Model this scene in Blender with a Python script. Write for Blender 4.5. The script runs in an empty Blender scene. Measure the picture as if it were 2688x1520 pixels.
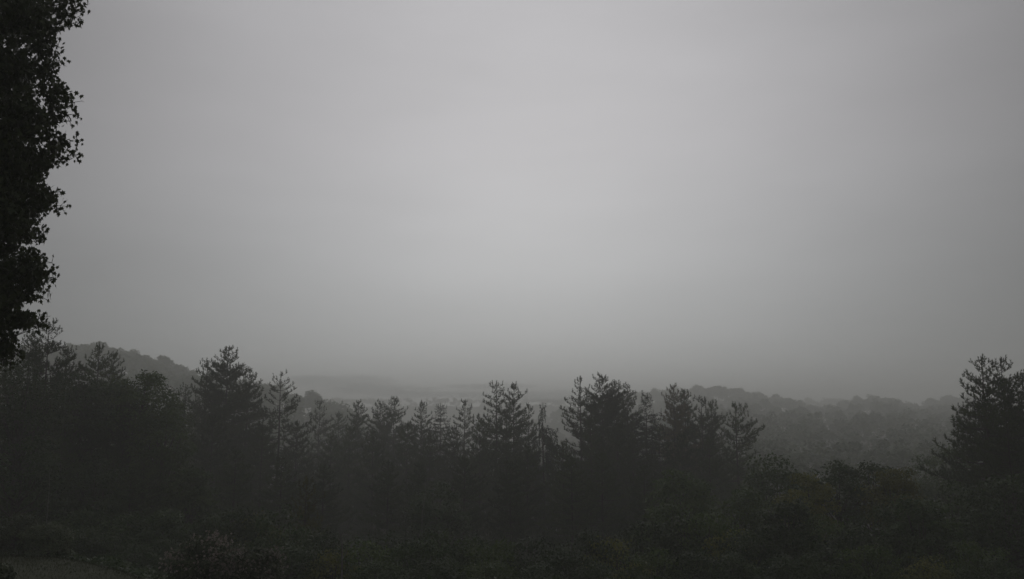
import bpy, math, random
import numpy as np

sc = bpy.context.scene
R = math.radians
# ------------------------------------------------------------------ camera
FPX, CX, CY = 2237.0, 1344.0, 760.0           # focal length and centre in photo pixels
PITCH = math.atan((1100 - 760) / FPX)
cam = bpy.data.cameras.new('camera'); cam.lens = 36.0 * FPX / 2688.0; cam.sensor_width = 36.0
cam.clip_end = 6000
camo = bpy.data.objects.new('camera', cam); sc.collection.objects.link(camo)
camo.location = (0, 0, 0); camo.rotation_euler = (R(90) + PITCH, 0, 0)
sc.camera = camo
# ------------------------------------------------------------------ sky: thick overcast, lens vignetting put in as a glow ahead
SUN_EL, SUN_AZ = R(18.5), R(1.0)                   # assumed sun at the glow centre, straight ahead and up (azimuth from +Y towards +X)
sun_dir = (math.sin(SUN_AZ) * math.cos(SUN_EL), math.cos(SUN_AZ) * math.cos(SUN_EL), math.sin(SUN_EL))
w = bpy.data.worlds.new('World'); sc.world = w; w.use_nodes = True
nt = w.node_tree; nt.nodes.clear()
def N(t, **k):
    n = nt.nodes.new(t)
    for a, b in k.items(): setattr(n, a, b)
    return n
def MATH(op, a, b=None, clamp=False):
    n = N('ShaderNodeMath', operation=op, use_clamp=clamp)
    for i, v in enumerate((a, b)):
        if v is None: continue
        if isinstance(v, (int, float)): n.inputs[i].default_value = v
        else: nt.links.new(v, n.inputs[i])
    return n.outputs[0]
sky = N('ShaderNodeTexSky', sky_type='NISHITA', sun_disc=False)
sky.sun_elevation = SUN_EL; sky.sun_rotation = SUN_AZ; sky.dust_density = 1.0; sky.air_density = 1.0; sky.altitude = 200
hs = N('ShaderNodeHueSaturation'); hs.inputs['Saturation'].default_value = 0.12
nt.links.new(sky.outputs[0], hs.inputs['Color'])
bg1 = N('ShaderNodeBackground'); bg1.inputs['Strength'].default_value = 0.005
nt.links.new(hs.outputs[0], bg1.inputs['Color'])
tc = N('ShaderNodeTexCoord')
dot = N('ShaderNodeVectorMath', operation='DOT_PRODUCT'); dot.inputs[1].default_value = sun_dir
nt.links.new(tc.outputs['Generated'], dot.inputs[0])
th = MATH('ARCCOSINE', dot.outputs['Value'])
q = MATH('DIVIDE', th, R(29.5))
glow = MATH('EXPONENT', MATH('MULTIPLY', MATH('POWER', q, 2.6), -1.0))  # bright centre fading outwards: lens vignetting put into the sky brightness
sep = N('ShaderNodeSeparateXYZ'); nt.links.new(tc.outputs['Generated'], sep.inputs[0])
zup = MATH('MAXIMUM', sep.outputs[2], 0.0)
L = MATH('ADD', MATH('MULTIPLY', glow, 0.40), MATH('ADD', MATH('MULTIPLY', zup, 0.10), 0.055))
mp = N('ShaderNodeMapping'); mp.inputs['Scale'].default_value = (1.5, 1.5, 6.0)
nt.links.new(tc.outputs['Generated'], mp.inputs[0])
no = N('ShaderNodeTexNoise'); no.inputs['Scale'].default_value = 1.6; no.inputs['Detail'].default_value = 4; no.inputs['Roughness'].default_value = 0.5
nt.links.new(mp.outputs[0], no.inputs['Vector'])
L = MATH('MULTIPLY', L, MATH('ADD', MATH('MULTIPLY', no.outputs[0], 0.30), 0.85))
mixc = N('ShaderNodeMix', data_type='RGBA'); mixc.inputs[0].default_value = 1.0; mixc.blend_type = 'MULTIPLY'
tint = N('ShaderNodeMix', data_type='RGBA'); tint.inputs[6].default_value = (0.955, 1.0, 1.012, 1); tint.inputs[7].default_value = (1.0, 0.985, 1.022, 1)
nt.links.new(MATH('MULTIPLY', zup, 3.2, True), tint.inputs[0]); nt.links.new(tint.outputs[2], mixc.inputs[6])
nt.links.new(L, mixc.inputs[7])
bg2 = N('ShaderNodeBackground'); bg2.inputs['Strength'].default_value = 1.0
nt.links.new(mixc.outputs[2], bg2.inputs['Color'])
addn = N('ShaderNodeAddShader'); nt.links.new(bg1.outputs[0], addn.inputs[0]); nt.links.new(bg2.outputs[0], addn.inputs[1])
outw = N('ShaderNodeOutputWorld'); nt.links.new(addn.outputs[0], outw.inputs['Surface'])
# ------------------------------------------------------------------ sun (diffused by cloud)
from mathutils import Vector
sl = bpy.data.lights.new('sun', 'SUN'); sl.energy = 0.5; sl.angle = R(50); sl.color = (1.0, 0.97, 0.93)
so = bpy.data.objects.new('sun', sl); sc.collection.objects.link(so)
so.rotation_euler = (-Vector(sun_dir)).to_track_quat('-Z', 'Y').to_euler()
so.location = (0, 0, 60)
# ------------------------------------------------------------------ exposure and render
vs = sc.view_settings; vs.view_transform = 'Standard'; vs.look = 'None'; vs.exposure = 0.0; vs.gamma = 1.0; vs.use_curve_mapping = False
sc.render.engine = 'CYCLES'
cy = sc.cycles; cy.use_denoising = True; cy.max_bounces = 5; cy.diffuse_bounces = 3; cy.transmission_bounces = 3
cy.volume_bounces = 3; cy.use_adaptive_sampling = True; cy.adaptive_threshold = 0.02
HAZE_DENSITY = 0.0017

# ================================================================== helpers
C = sc.collection
def px_dir(px, py):
    a, b = px - CX, CY - py
    c, s = math.cos(PITCH), math.sin(PITCH)
    return np.array([a, FPX * c - b * s, FPX * s + b * c])
def at(px, py, Y):
    d = px_dir(px, py); return d * (Y / d[1])

# ---------------- terrain: depth knots along y, columns by bearing u = x / y
YK = np.array([-80, -20, 0, 24, 30, 35, 45, 60, 80, 110, 200, 480, 650, 830, 1000, 1150, 1280, 1400, 1500.])
BASE = np.array([-2.2, -2.8, -3.0, -4.75, -5.15, -6.4, -9.2, -11.9, -14.6, -18.8, -24, -26, -26, -26, -22, -10, 8, 4, 0.])
UPX = np.array([-900, 0, 210, 520, 700, 865, 1000, 1300, 1500, 1670, 1880, 2040, 2150, 2300, 2420, 2520, 2688, 3500.])
UK = (UPX - 1344) / FPX
HT = np.repeat(BASE[:, None], len(UK), 1)
def setrow(y, vals): HT[list(YK).index(y), :] = vals
setrow(200, [-8, -9, -10, -13, -16, -19, -22, -23.5, -22, -19, -17.5, -17, -17, -16.5, -16.5, -16.5, -16, -12])
setrow(480, [16, 16, 15, 4, 0.5, -6, -12, -22, -20, -13, -9.5, -9.5, -10, -9.5, -9.5, -9.5, -8, -2])
setrow(650, [13, 13, 11, 0, -5, -11, -16, -22, -14, -5, -1.5, -3.5, -7, -4, -7, -4, -4, 4])
setrow(830,  [8, 8, 6, -5, -10, -13, -16, -19, -6, 5, 9, 2, -3.5, 2.5, -3, 2.5, 3, 10])
setrow(1000, [5, 5, 4, -4, -8, -9, -10, -12, -8, 0, 4, -2, -6, -3, -6, -2, -1, 8])
HT[list(YK).index(830), 9:] -= 2.0
HT[list(YK).index(480):] = (HT[list(YK).index(480):] + 14) * 1.5 - 14
def ground_z(x, y):
    x = np.asarray(x, float); y = np.asarray(y, float)
    # lawn shoulder: the crest comes nearer to the right
    t = np.clip((x + 18) / 9.0, 0, 1); t = t * t * (3 - 2 * t)
    sh = (-3.2 + 6.2 * t) * np.clip((60 - np.abs(y - 30)) / 40, 0, 1)
    ye = y + sh
    yy = np.clip(ye, YK[0], YK[-1] - 1e-3)
    i = np.clip(np.searchsorted(YK, yy, side='right') - 1, 0, len(YK) - 2)
    f = (yy - YK[i]) / (YK[i + 1] - YK[i]); 
    u = np.clip(x / np.maximum(y, 25.0), UK[0], UK[-1] - 1e-6)
    j = np.clip(np.searchsorted(UK, u, side='right') - 1, 0, len(UK) - 2)
    g = (u - UK[j]) / (UK[j + 1] - UK[j]); g = g * g * (3 - 2 * g)
    fs = np.where(yy > 110, f * f * (3 - 2 * f), f)
    z = (HT[i, j] * (1 - g) + HT[i, j + 1] * g) * (1 - fs) + (HT[i + 1, j] * (1 - g) + HT[i + 1, j + 1] * g) * fs
    amp = np.clip((y - 36) / 40, 0, 1)
    z = z + amp * (0.35 * np.sin(x * 0.31 + 1.7) * np.sin(y * 0.27) + 0.9 * np.sin(x * 0.043 + y * 0.05) * np.clip((y - 120) / 100, 0, 1))
    z = z + 0.03 * np.sin(x * 0.9) * np.sin(y * 0.8 + 0.6)
    return z
def gz(x, y): return float(ground_z(x, y))

# ---------------- mesh building
class MB:
    def __init__(s): s.V = []; s.F = {}; s.T = {}; s.n = 0
    def add(s, V, F, tint=None):
        V = np.asarray(V, float).reshape(-1, 3); F = np.asarray(F, np.int64)
        if len(V) == 0 or len(F) == 0: return
        k = F.shape[1]
        s.F.setdefault(k, []).append(F + s.n); s.V.append(V); s.n += len(V)
        s.T.setdefault(k, []).append(np.full(len(F), 0.5) if tint is None else np.asarray(tint, float))
    def mesh(s, name, mat, smooth=False):
        me = bpy.data.meshes.new(name)
        V = np.concatenate(s.V); me.vertices.add(len(V)); me.vertices.foreach_set('co', V.ravel().astype(np.float32))
        loops = []; starts = []; tints = []; pos = 0
        for k in s.F:
            F = np.concatenate(s.F[k]); loops.append(F.ravel()); starts.append(pos + np.arange(len(F)) * k); pos += F.size
            tints.append(np.concatenate(s.T[k]))
        loops = np.concatenate(loops); starts = np.concatenate(starts); tints = np.concatenate(tints)
        me.loops.add(len(loops)); me.loops.foreach_set('vertex_index', loops.astype(np.int32))
        me.polygons.add(len(starts)); me.polygons.foreach_set('loop_start', starts.astype(np.int32))
        me.update(calc_edges=True)
        a = me.attributes.new('tint', 'FLOAT', 'FACE'); a.data.foreach_set('value', tints.astype(np.float32))
        if smooth: me.polygons.foreach_set('use_smooth', np.ones(len(starts), bool))
        me.materials.append(mat)
        return me
    def obj(s, name, mat, parent=None, smooth=False):
        o = bpy.data.objects.new(name, s.mesh(name, mat, smooth)); C.objects.link(o)
        if parent: o.parent = parent
        return o
def nrm(a): return a / np.maximum(np.linalg.norm(a, axis=-1, keepdims=True), 1e-9)
def tube(mb, P, rad, sides=5):
    P = np.asarray(P, float); n = len(P); rad = np.broadcast_to(np.asarray(rad, float), (n,))
    T = nrm(np.gradient(P, axis=0)); ref = np.array([0.37, 0.93, 0.05]) if abs(T[0][2]) > 0.7 else np.array([0.05, 0.1, 0.99])
    A = nrm(np.cross(T, ref)); B = np.cross(T, A)
    ang = np.arange(sides) * 2 * math.pi / sides
    V = P[:, None] + rad[:, None, None] * (np.cos(ang)[None, :, None] * A[:, None] + np.sin(ang)[None, :, None] * B[:, None])
    F = []
    for i in range(n - 1):
        for k in range(sides):
            k2 = (k + 1) % sides
            F.append((i * sides + k, i * sides + k2, (i + 1) * sides + k2, (i + 1) * sides + k))
    mb.add(V.reshape(-1, 3), F)
def needles(mb, P, D, n, ln, wd, rng, spread=0.75, tintv=None):
    P = np.repeat(np.asarray(P, float), n, 0); D = np.repeat(nrm(np.asarray(D, float)), n, 0)
    M = len(P); d = nrm(D + rng.normal(0, spread, (M, 3))); s = nrm(np.cross(d, rng.normal(0, 1, (M, 3))))
    l = ln * rng.uniform(0.65, 1.2, (M, 1)); V = np.stack([P + s * wd / 2, P - s * wd / 2, P + d * l], 1)
    t = np.repeat(rng.uniform(0, 1, M // n) if tintv is None else tintv, n)
    mb.add(V.reshape(-1, 3), np.arange(M * 3).reshape(-1, 3), np.clip(t + rng.normal(0, .08, M), 0, 1))
def leaves(mb, P, Nn, size, rng, tint=None, droop=0.0):
    P = np.asarray(P, float); M = len(P); Nn = nrm(np.asarray(Nn, float) + rng.normal(0, 0.55, (M, 3)))
    d = nrm(np.cross(Nn, rng.normal(0, 1, (M, 3)))); d = nrm(d + np.array([0, 0, -droop])); s = nrm(np.cross(Nn, d))
    l = size * rng.uniform(0.6, 1.25, (M, 1))
    V = np.stack([P - d * l * .5, P + s * l * .34 - Nn * l * .06, P + d * l * .5, P - s * l * .34 - Nn * l * .06], 1)
    mb.add(V.reshape(-1, 3), np.arange(M * 4).reshape(-1, 4), rng.uniform(0, 1, M) if tint is None else tint)
MAPLE = np.array([(0, -.5), (.16, -.30), (.44, -.34), (.30, -.10), (.50, .12), (.20, .10), (0, .55), (-.20, .10), (-.50, .12), (-.30, -.10), (-.44, -.34), (-.16, -.30)])
def maple_leaves(mb, P, size, rng, tint):
    P = np.asarray(P, float); M = len(P)
    d = nrm(np.array([0, 0, -1.0]) + rng.normal(0, .55, (M, 3))); nn = nrm(np.cross(d, rng.normal(0, 1, (M, 3)))); s = np.cross(nn, d)
    l = size * rng.uniform(.6, 1.25, (M, 1, 1)) * np.array([1.0])
    V = P[:, None] + l * (MAPLE[None, :, :1] * .78 * s[:, None] + (MAPLE[None, :, 1:]) * d[:, None])
    mb.add(V.reshape(-1, 3), np.arange(M * 12).reshape(-1, 12), tint)

# ---------------- materials
def foliage(name, c1, c2, trans=0.25):
    m = bpy.data.materials.new(name); m.use_nodes = True; t = m.node_tree; t.nodes.clear()
    at_ = t.nodes.new('ShaderNodeAttribute'); at_.attribute_name = 'tint'
    oi = t.nodes.new('ShaderNodeObjectInfo')
    mx = t.nodes.new('ShaderNodeMix'); mx.data_type = 'RGBA'; mx.inputs[6].default_value = (*c1, 1); mx.inputs[7].default_value = (*c2, 1)
    t.links.new(at_.outputs['Fac'], mx.inputs[0])
    hv = t.nodes.new('ShaderNodeHueSaturation'); t.links.new(mx.outputs[2], hv.inputs['Color'])
    mr = t.nodes.new('ShaderNodeMapRange'); mr.inputs[3].default_value = 0.75; mr.inputs[4].default_value = 1.25
    t.links.new(oi.outputs['Random'], mr.inputs[0]); t.links.new(mr.outputs[0], hv.inputs['Value'])
    p = t.nodes.new('ShaderNodeBsdfPrincipled'); p.inputs['Roughness'].default_value = 0.6; p.inputs['Specular IOR Level'].default_value = 0.25
    t.links.new(hv.outputs[0], p.inputs['Base Color'])
    tr = t.nodes.new('ShaderNodeBsdfTranslucent'); t.links.new(hv.outputs[0], tr.inputs[0])
    ms = t.nodes.new('ShaderNodeMixShader'); ms.inputs[0].default_value = trans
    t.links.new(p.outputs[0], ms.inputs[1]); t.links.new(tr.outputs[0], ms.inputs[2])
    o = t.nodes.new('ShaderNodeOutputMaterial'); t.links.new(ms.outputs[0], o.inputs[0])
    return m
def noisy(name, c1, c2, scale, rough=0.9, bump=0.3, det=6, stretch=(1, 1, 1)):
    m = bpy.data.materials.new(name); m.use_nodes = True; t = m.node_tree
    p = t.nodes['Principled BSDF']; p.inputs['Roughness'].default_value = rough; p.inputs['Specular IOR Level'].default_value = 0.2
    co = t.nodes.new('ShaderNodeTexCoord'); mp_ = t.nodes.new('ShaderNodeMapping'); mp_.inputs['Scale'].default_value = stretch
    t.links.new(co.outputs['Object'], mp_.inputs[0])
    n = t.nodes.new('ShaderNodeTexNoise'); n.inputs['Scale'].default_value = scale; n.inputs['Detail'].default_value = det
    t.links.new(mp_.outputs[0], n.inputs['Vector'])
    mx = t.nodes.new('ShaderNodeMix'); mx.data_type = 'RGBA'; mx.inputs[6].default_value = (*c1, 1); mx.inputs[7].default_value = (*c2, 1)
    cr = t.nodes.new('ShaderNodeValToRGB'); cr.color_ramp.elements[0].position = .35; cr.color_ramp.elements[1].position = .65
    t.links.new(n.outputs[0], cr.inputs[0]); t.links.new(cr.outputs[0], mx.inputs[0]); t.links.new(mx.outputs[2], p.inputs['Base Color'])
    b = t.nodes.new('ShaderNodeBump'); b.inputs['Strength'].default_value = bump; b.inputs['Distance'].default_value = 0.05
    t.links.new(n.outputs[0], b.inputs['Height']); t.links.new(b.outputs[0], p.inputs['Normal'])
    return m
M = dict(
    pine=foliage('pine_needles', (.026, .045, .014), (.060, .084, .025), .15),
    brownpine=foliage('browning_pine_needles', (.075, .062, .028), (.105, .085, .038), .15),
    spruce=foliage('spruce_needles', (.026, .038, .026), (.046, .060, .038), .1),
    yellowpine=foliage('young_pine_needles', (.062, .075, .024), (.13, .13, .028), .2),
    leaf=foliage('green_leaves', (.031, .064, .012), (.072, .112, .021)),
    darkleaf=foliage('dark_green_leaves', (.022, .046, .011), (.048, .082, .018)),
    yellowleaf=foliage('yellow_green_leaves', (.090, .105, .018), (.170, .170, .028)),
    maple=foliage('maple_leaves', (.035, .048, .018), (.060, .075, .026), .06),
    rhodo=foliage('shrub_leaves', (.050, .068, .036), (.098, .118, .060), .1),
    flower=foliage('faded_pink_flowers', (.24, .195, .175), (.40, .355, .32), .2),
    grass=foliage('grass_blades', (.026, .034, .012), (.046, .054, .020), .2),
    bark=noisy('dark_bark', (.035, .030, .026), (.075, .066, .058), 14, stretch=(1, 1, .25)),
    pale=noisy('pale_bark', (.09, .088, .078), (.19, .185, .165), 9, stretch=(1, 1, .5)),
    floor=noisy('forest_floor', (.022, .022, .013), (.042, .040, .023), .6),
    lawn=noisy('mown_grass', (.024, .030, .012), (.038, .044, .017), 2.5),
)
def tag(o, label, cat, group=None):
    o['label'] = label; o['category'] = cat
    if group: o['group'] = group
    return o
def empty(name, loc, rz=0.0):
    o = bpy.data.objects.new(name, None); C.objects.link(o); o.location = loc; o.rotation_euler = (0, 0, rz); o.empty_display_size = .5
    return o
def copy_tree(root, loc, rz, scale=(1, 1, 1)):
    r = root.copy(); C.objects.link(r); r.location = loc; r.rotation_euler = (0, 0, rz); r.scale = scale
    for ch in list(root.children):
        c = ch.copy(); C.objects.link(c); c.parent = r
        for g in ch.children:
            d = g.copy(); C.objects.link(d); d.parent = c
    return r

# ================================================================== ground
def grid(xs, ys, dz=0.0):
    X, Y = np.meshgrid(xs, ys); Z = ground_z(X, Y) + dz
    V = np.stack([X, Y, Z], -1).reshape(-1, 3); nx = len(xs); ny = len(ys)
    i = np.arange(ny - 1)[:, None] * nx + np.arange(nx - 1)[None]
    F = np.stack([i, i + 1, i + nx + 1, i + nx], -1).reshape(-1, 4)
    return V, F
s_ = np.linspace(-1, 1, 220); xs = np.sign(s_) * (np.abs(s_) * 90 + np.abs(s_) ** 4 * 1310)
ys = np.concatenate([np.linspace(-80, 20, 40), np.linspace(20.7, 120, 120), np.linspace(123, 600, 80), np.linspace(620, 1500, 40)])
mb = MB(); V, F = grid(xs, ys); mb.add(V, F); g = mb.obj('ground', M['floor'], smooth=True); g['kind'] = 'structure'
# mown lawn on the shoulder below the camera
def crest(x):
    t = np.clip((x + 18) / 9.0, 0, 1); t = t * t * (3 - 2 * t); return 30.6 + 3.2 - 6.2 * t
nx = 150; xs = np.linspace(-60, 40, nx); rows = 90
X = np.repeat(xs[None], rows, 0); tt = np.linspace(0, 1, rows)[:, None]
edge = crest(xs) + 0.25 * np.sin(xs * 1.3) + 0.12 * np.sin(xs * 3.7 + 1)
Y = -30 + tt * (edge[None] + 30); Z = ground_z(X, Y) + 0.03
V = np.stack([X, Y, Z], -1).reshape(-1, 3); i = np.arange(rows - 1)[:, None] * nx + np.arange(nx - 1)[None]
mb = MB(); mb.add(V, np.stack([i, i + 1, i + nx + 1, i + nx], -1).reshape(-1, 4)); lw = mb.obj('lawn', M['lawn'], smooth=True); lw['kind'] = 'structure'
rng = np.random.default_rng(3)
n = 26000; x = rng.uniform(-26, -5, n); y = crest(x) + 0.25 * np.sin(x * 1.3) - np.abs(rng.normal(0, 4.2, n)) + .15
P = np.stack([x, y, ground_z(x, y) + .02], 1); mb = MB()
needles(mb, P, np.tile([0, 0, 1.0], (n, 1)), 1, .085, .016, rng, .4)
go = mb.obj('grass', M['grass']); go['kind'] = 'stuff'; go['label'] = 'short grass blades covering the dark sloping lawn'; go['category'] = 'grass'

n = 9000; x = rng.uniform(-30, 6, n); y = crest(x) + .1 + np.abs(rng.normal(0, 2.6, n)); k_ = rng.uniform(0, .42, n) * (.4 + .6 * np.sin(x * 1.7 + y) ** 2)
mb = MB(); leaves(mb, np.stack([x, y, ground_z(x, y) + .03 + k_], 1), np.tile([0, -.2, 1.0], (n, 1)), .17, rng)
gc = mb.obj('ground_cover', M['darkleaf']); gc['kind'] = 'stuff'; gc['label'] = 'low dark weeds where the lawn meets the wood'; gc['category'] = 'weeds'
# ================================================================== conifers
def blades(mb, A, B, w0, rng):
    """thin flat twigs from A to B"""
    A = np.asarray(A, float); B = np.asarray(B, float); s = nrm(np.cross(B - A, rng.normal(0, 1, A.shape))) * w0
    V = np.stack([A + s, A - s, B], 1); mb.add(V.reshape(-1, 3), np.arange(len(A) * 3).reshape(-1, 3))
def conifer(name, H, Rc, seed, style='pine', base=0.1, dens=1.0, mat='pine', slope=0.85, open_=0.0, lean=0.0, side=None):
    """trunk, whorled branches with side twigs, needle tufts; apex at local (0,0,H); slope = crown half-width gained per metre below the apex"""
    rng = np.random.default_rng(seed); rnd = random.Random(seed)
    root = empty(name, (0, 0, 0))
    tr = MB(); k = 14; zz = np.linspace(-0.4, H, k); wob = H * 0.006
    ph = rnd.uniform(0, 6)
    def axis(z):
        f = 1 - z / H
        return np.array([wob * math.sin(z * .5 + ph) * f + lean * f * f, wob * math.cos(z * .43 + ph) * f, z])
    r0 = 0.011 * H + 0.03
    tube(tr, [axis(z) for z in zz], [max(.010, r0 * (1 - (z + .4) / (H + .4)) ** .9) for z in zz], 7)
    tr.obj('trunk', M['bark'], root, True)
    br = MB(); TP = []; TD = []; TT = []; LOW = []; TA = []; TB = []
    zc = base * H; z = zc; eff = slope * 1.22 / (1 + slope * .62) if style == 'pine' else slope
    wh = {'pine': .50, 'spruce': .36, 'weeping': .42}[style]
    while z < H - 0.2:
        dep = H - z; t = (z - zc) / (H - zc)
        low = dep > 8.5
        wmax = Rc * (1 - math.exp(-(dep * eff + .14) / Rc)) * (.6 + .4 * min(1, t / .2))
        if style == 'weeping': wmax = .12 + (Rc * (1 - math.exp(-(dep - .9) * 1.1)) * rnd.uniform(.55, 1.1) if dep > .9 else .08)
        nb = rnd.choice([4, 5, 5, 6]) if style == 'pine' else rnd.choice([5, 6, 7]) if style == 'spruce' else rnd.choice([2, 3, 4])
        nb = max(2, round(nb * (1 - open_ * .45)))
        top = math.exp(-dep / 2.2)                        # 1 at the apex, 0 a few metres below
        a0 = rnd.uniform(0, 6.28); vig = rnd.uniform(.72, 1.15) if dep > 1.2 else 1
        for b in range(nb):
            if rnd.random() < open_ * .3: continue
            az = a0 + b * 6.283 / nb + rnd.gauss(0, .3)
            h = np.array([math.cos(az), math.sin(az), 0]); sd = np.array([-h[1], h[0], 0])
            Lb = max(.12, wmax * vig * rnd.uniform(.6, 1.3))
            if side is not None: Lb *= 1 + side * h[0]
            o = axis(min(z + rnd.uniform(-.2, .2), H - .08))
            if style == 'pine': rise = min(.22 + .42 * math.exp(-dep / 3.0) + rnd.gauss(0, .10), rnd.uniform(.45, .75) * dep / Lb)
            elif style == 'spruce': rise = -.30 + .95 * top
            else: rise = -.35 + .8 * top
            m = 6; pts = []; bend = rnd.gauss(0, .12)
            for i in range(m):
                s = i / (m - 1)
                if style == 'pine': up = rise * (.35 * s + .65 * s * s) - .10 * math.sin(s * 3.0) * (1 - top)
                elif style == 'spruce': up = rise * s + .22 * s * s
                else: up = rise * s * s + .12 * math.sin(s * 3.1)
                pts.append(o + Lb * (h * s + sd * bend * s * s + np.array([0, 0, up])))
            pts = np.array(pts)
            tube(br, pts, np.linspace(.011 * Lb + .012, .007, m), 3 if low else 4)
            ntw = max(2 if dep < 1.5 else 3, int(Lb * (6.2 if style == 'weeping' else 4.4 if low else 6.0 if style == 'pine' else 5.0) * dens * (1 - .35 * open_)))
            btint = rnd.random()
            for q_ in range(ntw):
                s = min(1.0, .16 + .2 * open_ + (.82 - .2 * open_) * (q_ + rnd.random()) / ntw)
                f = s * (m - 1); i0 = min(int(f), m - 2); p0 = pts[i0] + (pts[i0 + 1] - pts[i0]) * (f - i0)
                sg = 1 if q_ % 2 else -1; tl = min(.9, Lb * .28 * (1.2 - s) * rnd.uniform(.6, 1.25) + .06 + .06 * min(1, Lb))
                if style == 'pine': d = h * .6 + sd * sg * rnd.uniform(.3, 1.0) + np.array([0, 0, rnd.uniform(.15, .9) + .6 * top])
                elif style == 'spruce': d = h * .7 + sd * sg * rnd.uniform(.4, .9) + np.array([0, 0, rnd.uniform(-.4, .1)])
                else: d = h * .2 + sd * sg * rnd.uniform(.05, .4) + np.array([0, 0, -rnd.uniform(.8, 1.4)]); tl = .35 + .6 * rnd.random()
                d = d / np.linalg.norm(d); p1 = p0 + d * tl; TA.append(p0); TB.append(p1)
                nt_ = max(1, int(tl / (.30 if low else .17)))
                for e in range(nt_ + 1):
                    ff = (e + .4) / (nt_ + .4)
                    TP.append(p0 + d * tl * ff + np.array([rnd.gauss(0, .04), rnd.gauss(0, .04), rnd.gauss(0, .03)])); LOW.append(low)
                    TD.append(d + np.array([0, 0, .8 if style == 'pine' else 0.0 if style == 'spruce' else -.6])); TT.append(btint)
            for e in range(3):                            # the shoot at the branch tip
                TP.append(pts[-1] + np.array([0, 0, .12 * e])); TD.append(nrm(pts[-1] - pts[-2]) + np.array([0, 0, .9 if style == 'pine' else -.1])); TT.append(btint); LOW.append(low)
        z += wh * rnd.uniform(.7, 1.3) * (1 - .2 * top)
    for k in range(7):                                   # leader
        TP.append(axis(H - .13 * k - .12)); TD.append(np.array([0, 0, 2.2])); TT.append(.6); LOW.append(False)
    blades(br, TA, TB, .009, rng)
    br.obj('branches', M['bark'], root)
    cr = MB(); TP = np.array(TP); TD = np.array(TD); LOW = np.array(LOW); TT = np.clip(np.array(TT) * .7 + rng.uniform(0, .3, len(TP)), 0, 1)
    n, ln, wd, sp = {'pine': (7, .27, .056, .46), 'spruce': (7, .17, .040, .7), 'weeping': (8, .24, .05, .35)}[style]
    TOP = (H - TP[:, 2] < 1.6) & ~LOW
    for sel, n_, l_, w_ in ((~LOW & ~TOP, n, ln, wd), (TOP, 6, ln * .72, wd * .85), (LOW, 3, .38, .11)):
        if sel.any(): needles(cr, TP[sel], nrm(TD[sel]), n_, l_, w_, rng, sp, TT[sel])
    cr.obj('needles', M[mat], root)
    return root
def place_conifer(px, py, Y, Rc, seed, label, style='pine', name='pine_tree', **k):
    f = 1.0
    if 470 < px < 1960 and py < 1100:                       # the row across the middle stands farther back and is taller
        f = 1.3; Y = Y * (1.12 if 780 < px < 1260 else 1.3); Rc = Rc / (1.16 if 780 < px < 1260 else 1.0)
    a = at(px, py, Y); zg = gz(a[0], Y); H = (a[2] - zg) / f
    o = conifer(name, H, Rc * 1.15, seed, style, **k); o.location = (a[0], Y, zg); o.scale = (f, f, f)
    tag(o, label, name.split('_')[0] + ' tree' if name != 'pine_tree' else 'pine tree', 'conifers along the edge of the wood')
    return o
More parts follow.
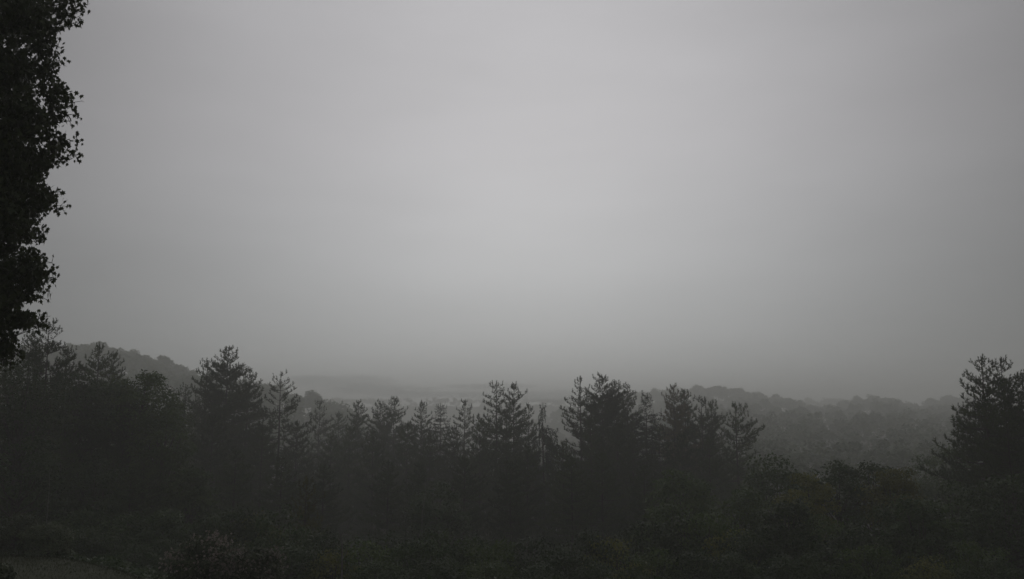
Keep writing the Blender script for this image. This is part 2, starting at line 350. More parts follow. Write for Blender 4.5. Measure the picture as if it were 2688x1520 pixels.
PINES = [
    (131, 845, 62, 2.3, 'slender pine with upswept spires just right of the dark maple', dict(slope=0.80, open_=.35)),
    (84, 872, 64, 2.2, 'pine partly hidden behind the lowest maple leaves', dict(slope=0.85, open_=.2)),
    (178, 914, 68, 2.2, 'short-topped pine between the slender spire and the double-topped pine', dict(slope=0.75)),
    (262, 905, 72, 2.9, 'pointed pine rising left of the round leafy tree', dict(slope=0.70)),
    (300, 930, 75, 2.3, 'lower pine tip right beside the pointed pine near the round leafy tree', dict(slope=0.75)),
    (600, 914, 80, 4.6, 'tall broad dome-topped pine, the largest left of the middle', dict(slope=0.92, dens=1.5)),
    (655, 968, 84, 3, 'pine forming the right shoulder of the large dome-topped pine', dict(slope=0.75)),
    (545, 945, 79, 2.6, 'pine tip pressed against the left side of the large dome-topped pine', dict(slope=0.75)),
    (488, 1008, 77, 2.4, 'low pine left of the large dome-topped pine', dict(slope=0.75, open_=.3)),
    (738, 974, 82, 3.7, 'open sparse pine with separate tiers right of the large dome-topped pine', dict(slope=0.85, open_=.75)),
    (840, 1052, 127.5, 4, 'faint foggy pine in front of the pale round trees', dict(slope=0.65, open_=.3)),
    (890, 1085, 130, 3, 'small faint pine tip left of the middle pine row', dict(slope=0.65)),
    (942, 1054, 122.5, 3.1, 'narrow pine at the left end of the middle row', dict(slope=0.55)),
    (998, 1053, 120, 3, 'left of two blunt pines side by side in the middle row', dict(slope=0.90)),
    (1035, 1048, 118.75, 3.8, 'right of two blunt pines side by side in the middle row', dict(slope=0.85)),
    (1108, 1056, 115, 2.8, 'narrow conical pine left of the small spruce in the middle row', dict(slope=0.50)),
    (1220, 1050, 120, 3.5, 'pine with a thin tip right of the small spruce in the middle row', dict(slope=0.75, open_=.5)),
    (1303, 999, 84, 3.7, 'tall wide pine, left half of the central pair', dict(slope=0.83, open_=.35)),
    (1349, 1012, 86, 2.3, 'slightly lower pine, right half of the central pair', dict(slope=0.80, open_=.1)),
    (1388, 1064, 92, 1, 'thin pine tip between the central pair and the drooping tree', dict(slope=0.65, open_=.4)),
    (1523, 994, 80, 3.2, 'open slender-topped pine right of the drooping tree', dict(slope=0.75, open_=.6)),
    (1580, 986, 83, 3.6, 'dense broad-topped pine, the highest right of the middle', dict(slope=1.0, dens=1.45)),
    (1612, 1004, 84, 2.7, 'pine tip on the right side of the dense broad-topped pine', dict(slope=0.85)),
    (1646, 1012, 85, 2.6, 'outermost right tip of the dense pine clump left of the dark spruce', dict(slope=0.80, open_=.2)),
    (1768, 1014, 84, 2.9, 'brownish pine right of the dark narrow spruce', dict(slope=0.75, mat='brownpine')),
    (1797, 1027, 86, 2.8, 'pine tip just right of the brownish pine', dict(slope=0.75)),
    (1840, 1040, 82, 3, 'pine with a wide right side left of the last tree of the row', dict(slope=0.75, open_=.3)),
    (1866, 1052, 84, 2.6, 'low pine between the wide-sided pine and the last of the row', dict(slope=0.75)),
    (1930, 1056, 74, 4.3, 'last pine of the middle row, long branches reaching right over the valley', dict(slope=0.62, open_=.3, base=.15, side=.25)),
    (2575, 935, 58, 4, 'tall pine at the right edge, its branches reaching left', dict(slope=0.70, open_=.25)),
    (2626, 940, 60, 2.9, 'narrow twin pine directly right of the tall pine at the right edge', dict(slope=0.70)),
    (2682, 985, 56, 3.4, 'lower pine cut off by the right edge of the photo', dict(slope=0.85)),
]
for i, (px, py, Y, Rc, lab, kw) in enumerate(PINES): place_conifer(px, py, Y, Rc, 100 + i, lab, **kw)
place_conifer(1157, 1058, 108, 2.5, 201, 'small regular spruce with layered branches in the middle row', 'spruce', 'spruce_tree', mat='spruce', slope=.55, dens=1.2)
place_conifer(1425, 1057, 73, 1.35, 202, 'thin drooping conifer with hanging twigs right of the central pine pair', 'weeping', 'drooping_tree', mat='spruce', slope=.75, dens=1.3, open_=.15)
place_conifer(1695, 1037, 72, 2.4, 203, 'dark narrow spruce standing out before the foggy hill', 'spruce', 'spruce_tree', mat='spruce', slope=.5, dens=1.3)
place_conifer(805, 1258, 54, 2.1, 204, 'young pine with a yellowish top low in front of the wood', mat='yellowpine', slope=0.55)
# filler pines whose tops stay inside the dark mass: copies of three trees
protos = [conifer('pine_tree', 14.0, 3.4, 300 + i, 'pine', slope=0.75, open_=.1) for i in range(3)]
rnd = random.Random(5); first = {0: 1, 1: 1, 2: 1}
used_names = set(); pair = []
SHORT = ['slender upswept pine beside the maple', 'pine behind the lowest maple leaves', 'short-topped pine on the left', 'pointed pine left of the round tree', 'low tip beside the pointed pine',
         'large dome-topped pine', 'right shoulder of the dome-topped pine', 'left tip of the dome-topped pine', 'low pine left of the dome', 'open sparse tiered pine', 'faint pine before the pale trees',
         'small faint tip left of the row', 'narrow first pine of the row', 'left blunt pine of the row', 'right blunt pine of the row', 'narrow conical pine of the row', 'thin-tipped pine right of the spruce',
         'left pine of the central pair', 'right pine of the central pair', 'thin tip beside the drooping tree', 'slender-topped pine right of the drooping tree', 'dense broad-topped pine', 'right tip of the broad-topped pine',
         'outermost tip of the dense clump', 'brownish pine', 'tip right of the brownish pine', 'wide-sided pine near the row end', 'low pine near the row end', 'last pine of the row',
         'tall pine at the right edge', 'narrow twin pine on the right', 'pine cut by the right edge']
FILL = [(470, 1120, 72), (560, 1090, 70), (690, 1120, 76), (780, 1110, 86), (870, 1140, 88), (920, 1120, 90), (980, 1130, 84), (1070, 1110, 88), (1130, 1130, 82), (1190, 1120, 86),
        (1260, 1110, 80), (1330, 1120, 76), (1385, 1170, 76), (1478, 1160, 78), (1550, 1100, 74), (1620, 1110, 76), (1660, 1140, 72), (1730, 1120, 76), (1790, 1140, 74), (1860, 1150, 72),
        (620, 1180, 66), (740, 1200, 68), (850, 1220, 70), (1020, 1210, 70), (1100, 1220, 68), (1220, 1200, 70), (1340, 1210, 66), (1500, 1200, 66), (1580, 1190, 68), (1690, 1220, 64),
        (220, 1010, 66), (330, 1060, 68), (100, 1000, 60), (2540, 1060, 62), (2640, 1080, 54), (30, 960, 62), (380, 1200, 60), (300, 1190, 60), (425, 1180, 62), (345, 1240, 54), (510, 1230, 58), (165, 1150, 56)]
for k, (px, py, Y) in enumerate(FILL):
    if 460 < px < 1960: Y *= 1.22 if py < 1160 else 1.08
    a = at(px, py, Y); zg = gz(a[0], Y); H = a[2] - zg; q_ = k % 3; s = H / 14.0
    if first[q_]:
        o = protos[q_]; first[q_] = 0; o.location = (a[0], Y, zg); o.rotation_euler = (0, 0, rnd.uniform(0, 6.28)); o.scale = (s ** .6, s ** .6, s)
    else: o = copy_tree(protos[q_], (a[0], Y, zg), rnd.uniform(0, 6.28), (s ** .6, s ** .6, s))
    free = [q for q in range(len(PINES)) if q not in used_names] or range(len(PINES))
    near = min(free, key=lambda q: abs(PINES[q][0] - px) + .2 * abs(PINES[q][1] - py)); fresh = near not in used_names; used_names.add(near); pair.append(near); twice = {q for q in pair if pair.count(q) > 2}
    dx = px - PINES[near][0]; where = 'below' if abs(dx) < 45 else ('below and right of' if dx > 0 else 'below and left of')
    tag(o, 'dark %spine %s the %s' % ('' if fresh else ('lower ' if near not in twice else 'lowest '), where, SHORT[near]), 'pine tree', 'pines filling the dark wood')

# ================================================================== broadleaf trees and shrubs
def broadleaf(name, H, Rw, Hc, seed, mat='leaf', lobes=46, per=190, leaf=.17, bark='bark', stems=1, flat=1.0, low=False):
    """Rw crown half-width, Hc crown height; crown of leaf-covered lobes on limbs"""
    rng = np.random.default_rng(seed); rnd = random.Random(seed); root = empty(name, (0, 0, 0))
    zc = H - Hc / 2; tr = MB(); cr = MB()
    cen = []
    for i in range(lobes):
        d = nrm(rng.normal(0, 1, 3)); d[2] = abs(d[2]) * 1.0 - .35 if rnd.random() < .75 else d[2]
        d = d / np.linalg.norm(d); r = rnd.uniform(.55, .88)
        cen.append([d[0] * Rw * r, d[1] * Rw * r, zc + d[2] * Hc / 2 * r * flat])
    cen.append([0.1 * Rw, 0, zc + Hc * .36])
    if low:
        for i in range(lobes // 2):
            a_ = rnd.uniform(0, 6.28); r = rnd.uniform(.4, .85); cen.append([math.cos(a_) * Rw * r, math.sin(a_) * Rw * r, rnd.uniform(.04, .45) * H])
    cen = np.array(cen); rad = Rw * rng.uniform(.17, .32, len(cen))
    for s in range(stems):
        dx, dy = (rnd.gauss(0, .06 * Rw), rnd.gauss(0, .06 * Rw)) if stems == 1 else (rnd.gauss(0, .2 * Rw), rnd.gauss(0, .2 * Rw))
        zz = np.linspace(-.3, zc, 7); r0 = max(.03, .011 * H + .02) / math.sqrt(stems)
        tube(tr, [(dx * (z + .3) / (zc + .3), dy * math.sin(z), z) for z in zz], np.linspace(r0 * 1.15, r0 * .5, 7), 7)
    tr.obj('trunk', M[bark], root, True); lb = MB()
    for c, r in zip(cen[::2], rad[::2]):
        zs = max(.1 * H, min(c[2] - .12 * H, zc) * rnd.uniform(.75, .98)); a = np.array([0, 0, zs]); mid = (a + c) / 2 + np.array([0, 0, -.04 * H])
        tube(lb, [a, mid, c], [.006 * H + .008, .004 * H + .006, .006], 4)
    lb.obj('branches', M[bark], root, True)
    for c, r in zip(cen, rad):
        n = int(per * rnd.uniform(.6, 1.2)); d = nrm(rng.normal(0, 1, (n, 3))); d[:, 2] = np.where(rng.random(n) < .6, np.abs(d[:, 2]), d[:, 2])
        rr = r * rng.uniform(.55, 1.18, (n, 1)) * np.array([1.25, 1.25, .85]); P = c + d * rr
        t0 = rnd.uniform(.1, .9); leaves(cr, P, d * .6 + np.array([0, 0, .6]), leaf, rng, np.clip(t0 + rng.normal(0, .2, n), 0, 1), .3)
    cr.obj('crown', M[mat], root)
    return root
def place_leaf(px, py, Y, Rw, Hc, seed, label, name='leafy_tree', cat='tree', group='leafy trees of the wood', **k):
    a = at(px, py, Y); zg = gz(a[0], Y); H = max(a[2] - zg, .6); Hc = min(Hc, H * .96)
    o = broadleaf(name, H, Rw, Hc, seed, **k); o.location = (a[0], Y, zg); tag(o, label, cat, group); return o
LEAFY = [
    (375, 958, 70, 3.0, 8, 'leaf', 'round leafy tree bulging above the pines on the left'),
    (398, 1000, 72, 3.2, 9, 'leaf', 'broad foliage filling in under the round leafy tree'),
    (435, 1050, 68, 2.6, 8, 'leaf', 'lower right bulge of foliage below the round leafy tree on the left'),
    (330, 985, 72, 2.6, 8, 'darkleaf', 'dark leafy tree between the pointed pine and the round leafy tree'),
    (200, 960, 66, 3.0, 8, 'darkleaf', 'dark leafy mass under the pine tips on the left'),
    (70, 935, 58, 3.0, 8, 'darkleaf', 'very dark leafy tree under the maple at the left edge'),
    (2030, 1190, 62, 2.8, 7, 'darkleaf', 'dark leafy tree at the foot of the last pine of the row'),
    (2112, 1222, 53, 1.9, 6, 'yellowleaf', 'leafy tree with a yellow-green top left of the dark pointed one'),
    (2192, 1188, 56, 2.2, 7, 'darkleaf', 'dark pointed leafy tree before the foggy valley on the right'),
    (2283, 1200, 56, 1.9, 6, 'leaf', 'round green treetop in the middle of the right thicket'),
    (2345, 1214, 53, 2.1, 6, 'yellowleaf', 'wide yellow-green treetop left of the right edge pines'),
    (2470, 1158, 82, 3.2, 9, 'leaf', 'paler leafy tree in haze at the left foot of the right edge pines'),
    (2500, 1250, 50, 2.4, 7, 'darkleaf', 'dark leafy tree below the tall pine at the right edge'),
    (2410, 1290, 46, 2.0, 6, 'darkleaf', 'dark leafy tree in front of the wide yellow-green treetop'),
    (2630, 1230, 46, 2.6, 7, 'darkleaf', 'black leafy tree in the lower right corner area'),
    (1785, 1225, 62, 2.3, 6, 'leaf', 'rounded leafy tree in the dark wood below the brownish pine'),
    (1745, 1310, 50, 1.9, 5, 'leaf', 'leafy understory tree below the dark narrow spruce'),
    (1945, 1270, 52, 2.2, 6, 'leaf', 'leafy tree below the long-branched last pine of the row'),
    (2060, 1300, 46, 1.8, 5, 'darkleaf', 'dark leafy tree under the yellow-green treetop at the start of the thicket'),
    (1150, 1262, 66, 2.3, 6, 'darkleaf', 'leafy tree low in the wood right of the thin pale trunk'),
    (500, 1212, 62, 2.1, 6, 'leaf', 'leafy tree low in the wood beneath the low left pine'),
    (430, 1335, 50, 1.9, 5, 'darkleaf', 'dark leafy tree behind the flowering bush'),
    (255, 1180, 58, 2.6, 7, 'darkleaf', 'dark tree rising behind the lawn on the left'),
    (60, 1130, 52, 2.8, 8, 'darkleaf', 'black tree below the maple at the far left'),
]
for i, (px, py, Y, Rw, Hc, mat, lab) in enumerate(LEAFY):
    place_leaf(px, py, Y, Rw, Hc, 400 + i, lab, mat=mat, lobes=58, per=108, leaf=.18 if Y < 60 else .23)
# undergrowth in front of the wood: copies of five bushes
bp = [broadleaf('bush', 3.0, 1.7, 2.8, 500 + i, mat=['darkleaf', 'darkleaf', 'leaf', 'yellowleaf', 'darkleaf'][i], lobes=30, per=130, leaf=.13, stems=4, low=True) for i in range(5)]
fb = {}
BUSH = [(1690, 1360), (1790, 1350), (1850, 1345), (1900, 1390), (1965, 1400), (2010, 1370), (2080, 1385), (2150, 1350), (2230, 1370), (2310, 1330), (2380, 1380), (2460, 1400), (2550, 1420),
        (1620, 1410), (1540, 1400), (1470, 1430), (1390, 1410), (1310, 1420), (1240, 1400), (1160, 1395), (1090, 1410), (1020, 1400), (960, 1420), (880, 1440), (820, 1400), (760, 1430), (740, 1330),
        (1720, 1440), (1810, 1445), (1920, 1460), (2050, 1450), (2170, 1440), (2280, 1430), (2420, 1460), (2600, 1470), (1560, 1470), (1420, 1480), (1280, 1475), (1130, 1470), (990, 1475),
        (150, 1310), (210, 1340), (270, 1325), (330, 1350), (390, 1390), (440, 1420), (300, 1400), (240, 1390), (360, 1440), (180, 1385), (480, 1380), (20, 1290), (80, 1300), (670, 1350), (600, 1340), (540, 1350), (720, 1400)]
rnd = random.Random(9)
for k, (px, py) in enumerate(BUSH):
    Y = 37 + (1480 - py) * .085 + rnd.uniform(-1.5, 1.5) + (2.5 if px < 500 else 0); a = at(px, py, Y); zg = gz(a[0], Y); s = max(.5, (a[2] - zg) / 3.0); q_ = (k % 5 if k % 5 != 3 or k % 2 else 0) if px > 500 else (1, 4)[k % 2]
    if q_ not in fb:
        o = bp[q_]; fb[q_] = 1; o.location = (a[0], Y, zg); o.rotation_euler = (0, 0, rnd.uniform(0, 6)); o.scale = (s ** .5, s ** .5, s)
    else: o = copy_tree(bp[q_], (a[0], Y, zg), rnd.uniform(0, 6.28), (s ** .5, s ** .5, s))
    tag(o, 'dark leafy bush in the undergrowth along the lower edge' if px > 500 else 'black leafy bush in the thicket directly behind the lawn', 'bush', 'undergrowth before the wood')
for q_ in range(5):
    if q_ not in fb:
        for ch in list(bp[q_].children): bpy.data.objects.remove(ch)
        bpy.data.objects.remove(bp[q_])
# bushes on the lawn
place_leaf(45, 1350, 34.5, 1.15, 1.6, 601, 'rounded dark green bush at the left edge of the lawn', 'bush', 'bush', 'bushes at the lawn edge', mat='rhodo', lobes=34, per=150, leaf=.075, stems=3, low=True)
place_leaf(130, 1370, 34.0, .95, 1.4, 602, 'smaller dark green bush to the right, where the lawn slopes down', 'bush', 'bush', 'bushes at the lawn edge', mat='rhodo', lobes=30, per=150, leaf=.075, stems=3, low=True)
def flower_bush(px, py, Y, Rw, Hc, seed, label, nfl):
    o = place_leaf(px, py, Y, Rw, Hc, seed, label, 'flowering_bush', 'bush', 'flowering bushes', mat='rhodo', lobes=40, per=170, leaf=.085, stems=4, low=True)
    rng = np.random.default_rng(seed + 1); cr = [c for c in o.children if c.name.startswith('crown')][0]
    co = np.empty(len(cr.data.vertices) * 3, np.float32); cr.data.vertices.foreach_get('co', co); co = co.reshape(-1, 3)
    top = co[co[:, 2] > np.percentile(co[:, 2], 35)]; outer = top[np.linalg.norm(top[:, :2], axis=1) + top[:, 2] > np.percentile(np.linalg.norm(top[:, :2], axis=1) + top[:, 2], 45)]
    ctr = outer[rng.integers(0, len(outer), nfl // 22)]; mbf = MB()
    for c in ctr:                                              # flower heads gathered in groups, each a ball of petals
        for k in range(rng.integers(4, 34)):
            p = c + rng.normal(0, .17, 3) * np.array([1, 1, .7]); d = nrm(rng.normal(0, 1, (9, 3))); leaves(mbf, p + d * .03, d, .05, rng)
    mbf.obj('flowers', M['flower'], o); return o
flower_bush(545, 1412, 27.3, 1.25, 1.9, 611, 'flowering bush with faded pinkish blooms at the bottom left', 700)
flower_bush(655, 1440, 26.6, .95, 1.6, 612, 'lower right part of the blooming shrubbery, dotted with pale flowers', 480)
flower_bush(-8, 1478, 24.5, .45, .8, 613, 'small brownish flowering bush in the bottom left corner', 130)

# bare pale stems
def pale_stem(px0, py0, px1, py1, Y, r, forks, label, seed, name='dead_tree'):
    b = at(px0, py0, Y); zg = gz(b[0], Y); t = at(px1, py1, Y); o = empty(name, (b[0], Y, zg)); base = np.array([b[0], Y, zg]); rnd = random.Random(seed)
    pts = [np.array([0, 0, -.2]), b - base, (b + t) / 2 - base + np.array([rnd.gauss(0, .04), .05, 0]), t - base]
    mb = MB(); tube(mb, pts, [r * 1.2, r, r * .8, r * .35], 7); mb.obj('trunk', M['pale'], o, True)
    for (f, dx, dz) in forks:
        p = (b - base) * (1 - f) + (t - base) * f; q = p + np.array([dx, rnd.uniform(-.1, .1), dz])
        mb = MB(); tube(mb, [p, (p + q) / 2 + np.array([dx * .12, 0, 0]), q], [r * .55, r * .42, r * .18], 5); mb.obj('branch', M['pale'], o, True)
    tag(o, label, 'tree'); return o
pale_stem(898, 1472, 890, 1385, 35.5, .04, [(0.02, .26, .62), (.72, .14, .22), (.62, -.22, .2)], 'bare pale dead sapling with forked branches low in the wood', 1)
pale_stem(1108, 1352, 1117, 1252, 62, .03, [(.25, -.35, .4), (.3, .3, .35)], 'thin broken pale trunk showing through the middle of the wood', 2)
pale_stem(127, 1312, 130, 1232, 46, .02, [(.8, .15, .4)], 'thin pale trunk in the dark wood behind the lawn bushes', 3)

# ================================================================== dark maple, upper left, close to the camera
def maple():
    Y0 = 16.0; s = Y0 / FPX; rng = np.random.default_rng(77); rnd = random.Random(77)
    xb = at(-430, 700, Y0)[0]; zg = gz(xb, Y0); root = empty('maple_tree', (xb, Y0, zg)); org = np.array([xb, Y0, zg])
    edge = [(195, 5, 55), (175, 45, 45), (120, 80, 60), (135, 130, 42), (140, 175, 40), (150, 225, 48), (172, 255, 46), (160, 300, 46), (110, 330, 60), (172, 375, 40), (160, 405, 40), (110, 430, 55),
            (85, 475, 55), (138, 515, 38), (125, 530, 42), (80, 555, 50), (75, 605, 48), (30, 640, 55), (100, 690, 45), (105, 725, 45), (80, 765, 45), (35, 790, 50), (80, 840, 34), (30, 845, 50), (12, 905, 42), (-20, 930, 40),
            (60, 180, 70), (70, 280, 70), (40, 380, 75), (20, 480, 75), (10, 560, 70), (40, 720, 50), (90, 30, 70), (0, 60, 80), (0, 200, 90), (-10, 320, 90), (-30, 440, 90), (-30, 620, 80), (-30, 740, 70), (-40, 850, 60)]
    edge = [(px - 18 if px > 20 else px, py, r * .86) for (px, py, r) in edge] + [(x_, y_, 17) for (x_, y_) in [(206, 62), (216, 14), (196, 48), (152, 120), (156, 160), (196, 268), (190, 300), (182, 318), (200, 368), (196, 405), (186, 418), (136, 425),
            (152, 512), (158, 540), (142, 548), (112, 570), (108, 612), (96, 632), (136, 690), (140, 728), (130, 765), (112, 780), (106, 835), (104, 852), (92, 862), (44, 930), (28, 946), (8, 950)]]
    ex = np.interp(np.arange(-40, 960, 62), [0, 80, 180, 260, 340, 400, 440, 500, 560, 640, 700, 800, 860, 950], [150, 60, 90, 115, 70, 95, 50, 70, 40, -25, 40, -10, -20, -70])
    C_ = []; R_ = []; Nn = []
    for py, e_ in zip(range(-40, 960, 62), ex):                # deeper leaf layers behind the edge
        for px in np.arange(-70, e_, 62): C_.append(at(px + rnd.uniform(-15, 15), py + rnd.uniform(-20, 20), Y0 + rnd.choice([-.9, 1.0, 1.5]))); R_.append(.46); Nn.append(-130)
    for (px, py, r) in edge:
        for dy in ((0,) if px > 110 else (-.5, .5)):
            C_.append(at(px, py, Y0 + dy + rnd.uniform(-.35, .35))); R_.append(r * s * (1 if r > 20 else 1.5)); Nn.append(int(50 + r * r * .08) if r > 20 else 11)
    for k in range(150):                                      # the rest of the crown, left of and above the frame
        d = nrm(rng.normal(0, 1, 3)); r = rnd.uniform(.45, .95)
        c = np.array([xb + d[0] * 3.9 * r, Y0 + d[1] * 3.6 * r, 5.4 + d[2] * 5.6 * r])
        px = CX + c[0] / c[1] * FPX
        if px > -60 and c[2] < 8.0 : continue
        C_.append(c); R_.append(rnd.uniform(.5, .8)); Nn.append(30)
    tr = MB(); zz = np.linspace(-.4, 9.5 - zg, 9); tube(tr, [(.15 * math.sin(z * .6), .12 * math.cos(z * .5), z) for z in zz], np.linspace(.34, .08, 9), 9); tr.obj('trunk', M['bark'], root, True)
    lb = MB(); cr = MB()
    for c, r, n in zip(C_, R_, Nn):
        c = c - org; zs = max(2.2, c[2] - rnd.uniform(.6, 2.2)); a = np.array([.15 * math.sin(zs * .6), .12 * math.cos(zs * .5), zs])
        tube(lb, [a, (a * .45 + c * .55) + np.array([0, 0, .18]), c], [.035, .012, .004], 5)
        deep = n < 0; n = abs(n); d = nrm(rng.normal(0, 1, (n, 3))); P = c + d * r * rng.uniform(.15, 1.0, (n, 1)) ** .6
        t0 = rnd.uniform(.1, .9); maple_leaves(cr, P, .125 if deep else .11, rng, np.clip(t0 + rng.normal(0, .2, n), 0, 1))
        for k in range(3): tube(lb, [c, c + d[k] * r * .95], [.006, .003], 3)
    lb.obj('branches', M['bark'], root, True); cr.obj('crown', M['maple'], root)
    tag(root, 'near black maple hanging into the upper left of the picture', 'maple tree')
maple()

# ================================================================== wooded hills in the fog
def far_crown(mb, c, Rw, Hc, rng, lobes=12, per=26, leaf=.75, conif=False):
    lo = nrm(rng.normal(0, 1, (lobes, 3))); lo[:, 2] = np.abs(lo[:, 2]) * 1.1 - .35
    lc = c + lo * np.array([Rw, Rw, Hc / 2]) * rng.uniform(.45, .85, (lobes, 1)); n = lobes * per
    d = nrm(rng.normal(0, 1, (n, 3))); d[:, 2] = np.where(rng.random(n) < .7, np.abs(d[:, 2]), d[:, 2])
    P = np.repeat(lc, per, 0) + d * (Rw * rng.uniform(.25, .45, (lobes, 1, 1)) * np.ones((1, per, 1))).reshape(-1, 1) * rng.uniform(.6, 1.15, (n, 1))
    leaves(mb, P, d * .6 + np.array([0, 0, .6]), leaf, rng, np.repeat(rng.uniform(0, 1, lobes), per))
hz = []
for (px, py, Y, Rw) in [(212, 893, 473, 6.8), (262, 900, 486, 6.8), (310, 905, 478, 6.4), (345, 908, 491, 6.0), (385, 918, 478, 6.4), (430, 920, 481, 6.8), (470, 940, 473, 6.0), (505, 965, 469, 6.0), (560, 985, 491, 6.0), (640, 985, 494, 6.0),
                        (690, 993, 486, 6.4), (725, 1000, 478, 6.0), (775, 1022, 486, 5.5), (820, 1018, 473, 6.8), (868, 1046, 469, 6.5), (905, 1072, 481, 4.9)]:
    hz.append((px, py, Y, Rw, 'pale round-topped tree on the foggy ridge left of the middle', 'foggy trees on the left ridge'))
for (px, py, Y, Rw) in [(1475, 1065, 826, 6.0), (1640, 1032, 821, 7.6), (1680, 1020, 826, 7.6), (1720, 1014, 834, 7.6), (1770, 1008, 839, 8.3), (1830, 1004, 834, 8.3), (1885, 1004, 826, 8.3), (1935, 1012, 821, 7.6), (1990, 1018, 806, 7.6), (2035, 1030, 794, 7.6),
                        (2062, 1038, 718, 6.4), (2095, 1046, 718, 6.0), (2130, 1055, 758, 6.0), (2175, 1056, 781, 6.4), (2215, 1040, 806, 6.8), (2250, 1034, 816, 6.8), (2290, 1028, 826, 7.6), (2345, 1040, 811, 7.6), (2390, 1052, 798, 6.8), (2440, 1036, 816, 7.6), (2490, 1026, 826, 8.3), (2545, 1028, 826, 7.6)]:
    hz.append((px, py, Y, Rw, 'dim treetop on the crest of the foggy hill on the right', 'foggy trees on the right crest'))
rng = np.random.default_rng(11); pr = []
for i in range(6):
    root = empty('ridge_tree', (0, 0, 0)); mbc = MB(); far_crown(mbc, np.array([0, 0, 7.4]), 4.6, 13.4, rng, 34, 50, .9); mbt = MB(); tube(mbt, [(0, 0, -.5), (.1, 0, 5), (0, .1, 9)], [.28, .2, .08], 6)
    mbt.obj('trunk', M['bark'], root, True); mbc.obj('crown', M['leaf'], root); pr.append(root)
fu = set(); rnd = random.Random(21)
for k, (px, py, Y, Rw, lab, grp) in enumerate(hz):
    a = at(px, py, Y); zg = gz(a[0], Y); s = max(.7, (a[2] - zg) / 14.2); q_ = k % 6; loc = (a[0], Y, zg)
    if q_ not in fu: fu.add(q_); o = pr[q_]; o.location = loc; o.rotation_euler = (0, 0, rnd.uniform(0, 6)); o.scale = (Rw / 4.5, Rw / 4.5, s)
    else: o = copy_tree(pr[q_], loc, rnd.uniform(0, 6.28), (Rw / 4.5, Rw / 4.5, s))
    ordn = k + 1 if k < 16 else k - 15; lastd = 'th' if 10 < ordn < 20 else {1: 'st', 2: 'nd', 3: 'rd'}.get(ordn % 10, 'th')
    tag(o, '%s, %d%s from the left' % (lab, ordn, lastd), 'tree', grp)
def wood(name, label, boxes, mat, seed, leaf=.8, lobes=10, per=22):
    rng = np.random.default_rng(seed); mb = MB()
    for (u0, u1, y0, y1, n, h0, h1, cap) in boxes:
        k = 0
        while k < n:
            k += 1; Y = math.sqrt(rng.uniform(y0 * y0, y1 * y1)); u = rng.uniform((u0 - 1344) / FPX, (u1 - 1344) / FPX); x = u * Y; z = gz(x, Y); H = rng.uniform(h0, h1)
            Rw = rng.uniform(.30, .42) * H; far_crown(mb, np.array([x, Y, z + H * .52]), Rw, H * .95, rng, lobes, per, leaf * (1 if Y < 350 else 1.45))
    o = mb.obj(name, M[mat]); o['kind'] = 'stuff'; o['label'] = label; o['category'] = 'wood'; return o
wood('hillside_wood', 'foggy mass of trees covering the hillside on the left', [(-250, 560, 135, 480, 330, 10, 15, 0), (480, 1000, 145, 485, 260, 9, 14, 0), (-250, 900, 470, 510, 60, 10, 14, 0)], 'leaf', 31, 1.15)
wood('hillside_wood', 'foggy mass of trees covering the slope and valley on the right', [(1380, 2800, 125, 340, 320, 9, 13, 0), (1400, 2800, 340, 600, 330, 10, 15, 0), (1400, 2800, 600, 760, 230, 11, 16, 0), (1400, 2800, 760, 850, 330, 12, 16, 0), (1560, 2620, 805, 840, 170, 13, 16, 0)], 'leaf', 32, 1.3)
wood('valley_wood', 'faint band of far forest behind the middle pine row', [(900, 1560, 135, 380, 150, 9, 13, 0), (850, 1650, 380, 1000, 110, 10, 13, 0)], 'darkleaf', 33, 1.5, 9, 18)
wood('ridge_wood', 'almost vanished forest on the farthest ridge behind the fog', [(200, 2300, 1190, 1290, 620, 12, 15, 0)], 'darkleaf', 34, 1.9, 6, 12)

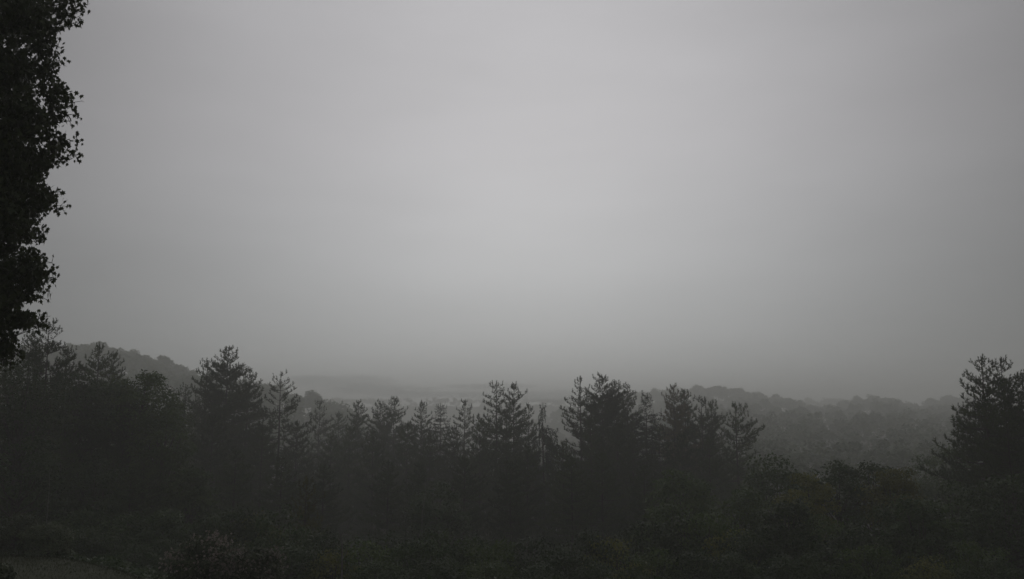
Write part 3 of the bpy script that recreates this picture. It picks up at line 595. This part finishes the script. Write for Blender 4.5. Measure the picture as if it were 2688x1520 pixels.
# ================================================================== haze
mb = MB(); x0, x1, y0, y1, z0, z1 = -1420, 1420, -90, 1520, -40, 46
V = [(x, y, z) for z in (z0, z1) for (x, y) in ((x0, y0), (x1, y0), (x1, y1), (x0, y1))]
mb.add(V, [(3, 2, 1, 0), (4, 5, 6, 7), (0, 1, 5, 4), (1, 2, 6, 5), (2, 3, 7, 6), (3, 0, 4, 7)])
hm = bpy.data.materials.new('haze'); hm.use_nodes = True; t = hm.node_tree; t.nodes.clear()
pv = t.nodes.new('ShaderNodeVolumePrincipled'); pv.inputs['Color'].default_value = (.945, .955, .925, 1); pv.inputs['Density'].default_value = HAZE_DENSITY; pv.inputs['Anisotropy'].default_value = .35
oo = t.nodes.new('ShaderNodeOutputMaterial'); t.links.new(pv.outputs[0], oo.inputs['Volume'])
ho = mb.obj('haze', hm); ho['kind'] = 'stuff'; ho['label'] = 'pale fog filling the valley between the trees'; ho['category'] = 'fog'
# denser mist banks lying in the valley before the farthest ridge
mm = hm.copy(); mm.name = 'mist'; mm.node_tree.nodes['Principled Volume'].inputs['Density'].default_value = .009
mm.node_tree.nodes['Principled Volume'].inputs['Color'].default_value = (.90, .955, .965, 1)
for k, (px, py, Y, rx, rz, lab) in enumerate([(985, 1022, 960, 62, 5.5, 'pale wisp of mist left of the middle above the pine row'), (1150, 1036, 1020, 95, 4.0, 'long thin wisp of mist over the middle of the pine row'),
                                              (870, 1000, 1000, 70, 7.0, 'soft mist bank above the pale round trees'), (1400, 1040, 980, 80, 6.0, 'mist bank in the gap behind the drooping tree'), (1290, 1015, 1080, 60, 4.0, 'small wisp of mist behind the central pine pair')]):
    a = at(px, py, Y); rr = random.Random(k); mb = MB(); nu, nv = 28, 12; V = []; F = []
    for j in range(nv + 1):
        for i in range(nu):
            th_, ph_ = math.pi * j / nv, 2 * math.pi * i / nu; w_ = 1 + .18 * math.sin(3 * ph_ + k) * math.sin(th_) + .12 * math.sin(5 * ph_ + 2 * k)
            V.append((rx * math.sin(th_) * math.cos(ph_) * w_, 45 * math.sin(th_) * math.sin(ph_) * w_, rz * math.cos(th_) * (1 + .25 * math.sin(2 * ph_ + k))))
    for j in range(nv):
        for i in range(nu): F.append((j * nu + i, (j + 1) * nu + i, (j + 1) * nu + (i + 1) % nu, j * nu + (i + 1) % nu))
    mb.add(V, F); o = mb.obj('mist_bank', mm); o.location = a; o['kind'] = 'stuff'; o['label'] = lab; o['category'] = 'mist'
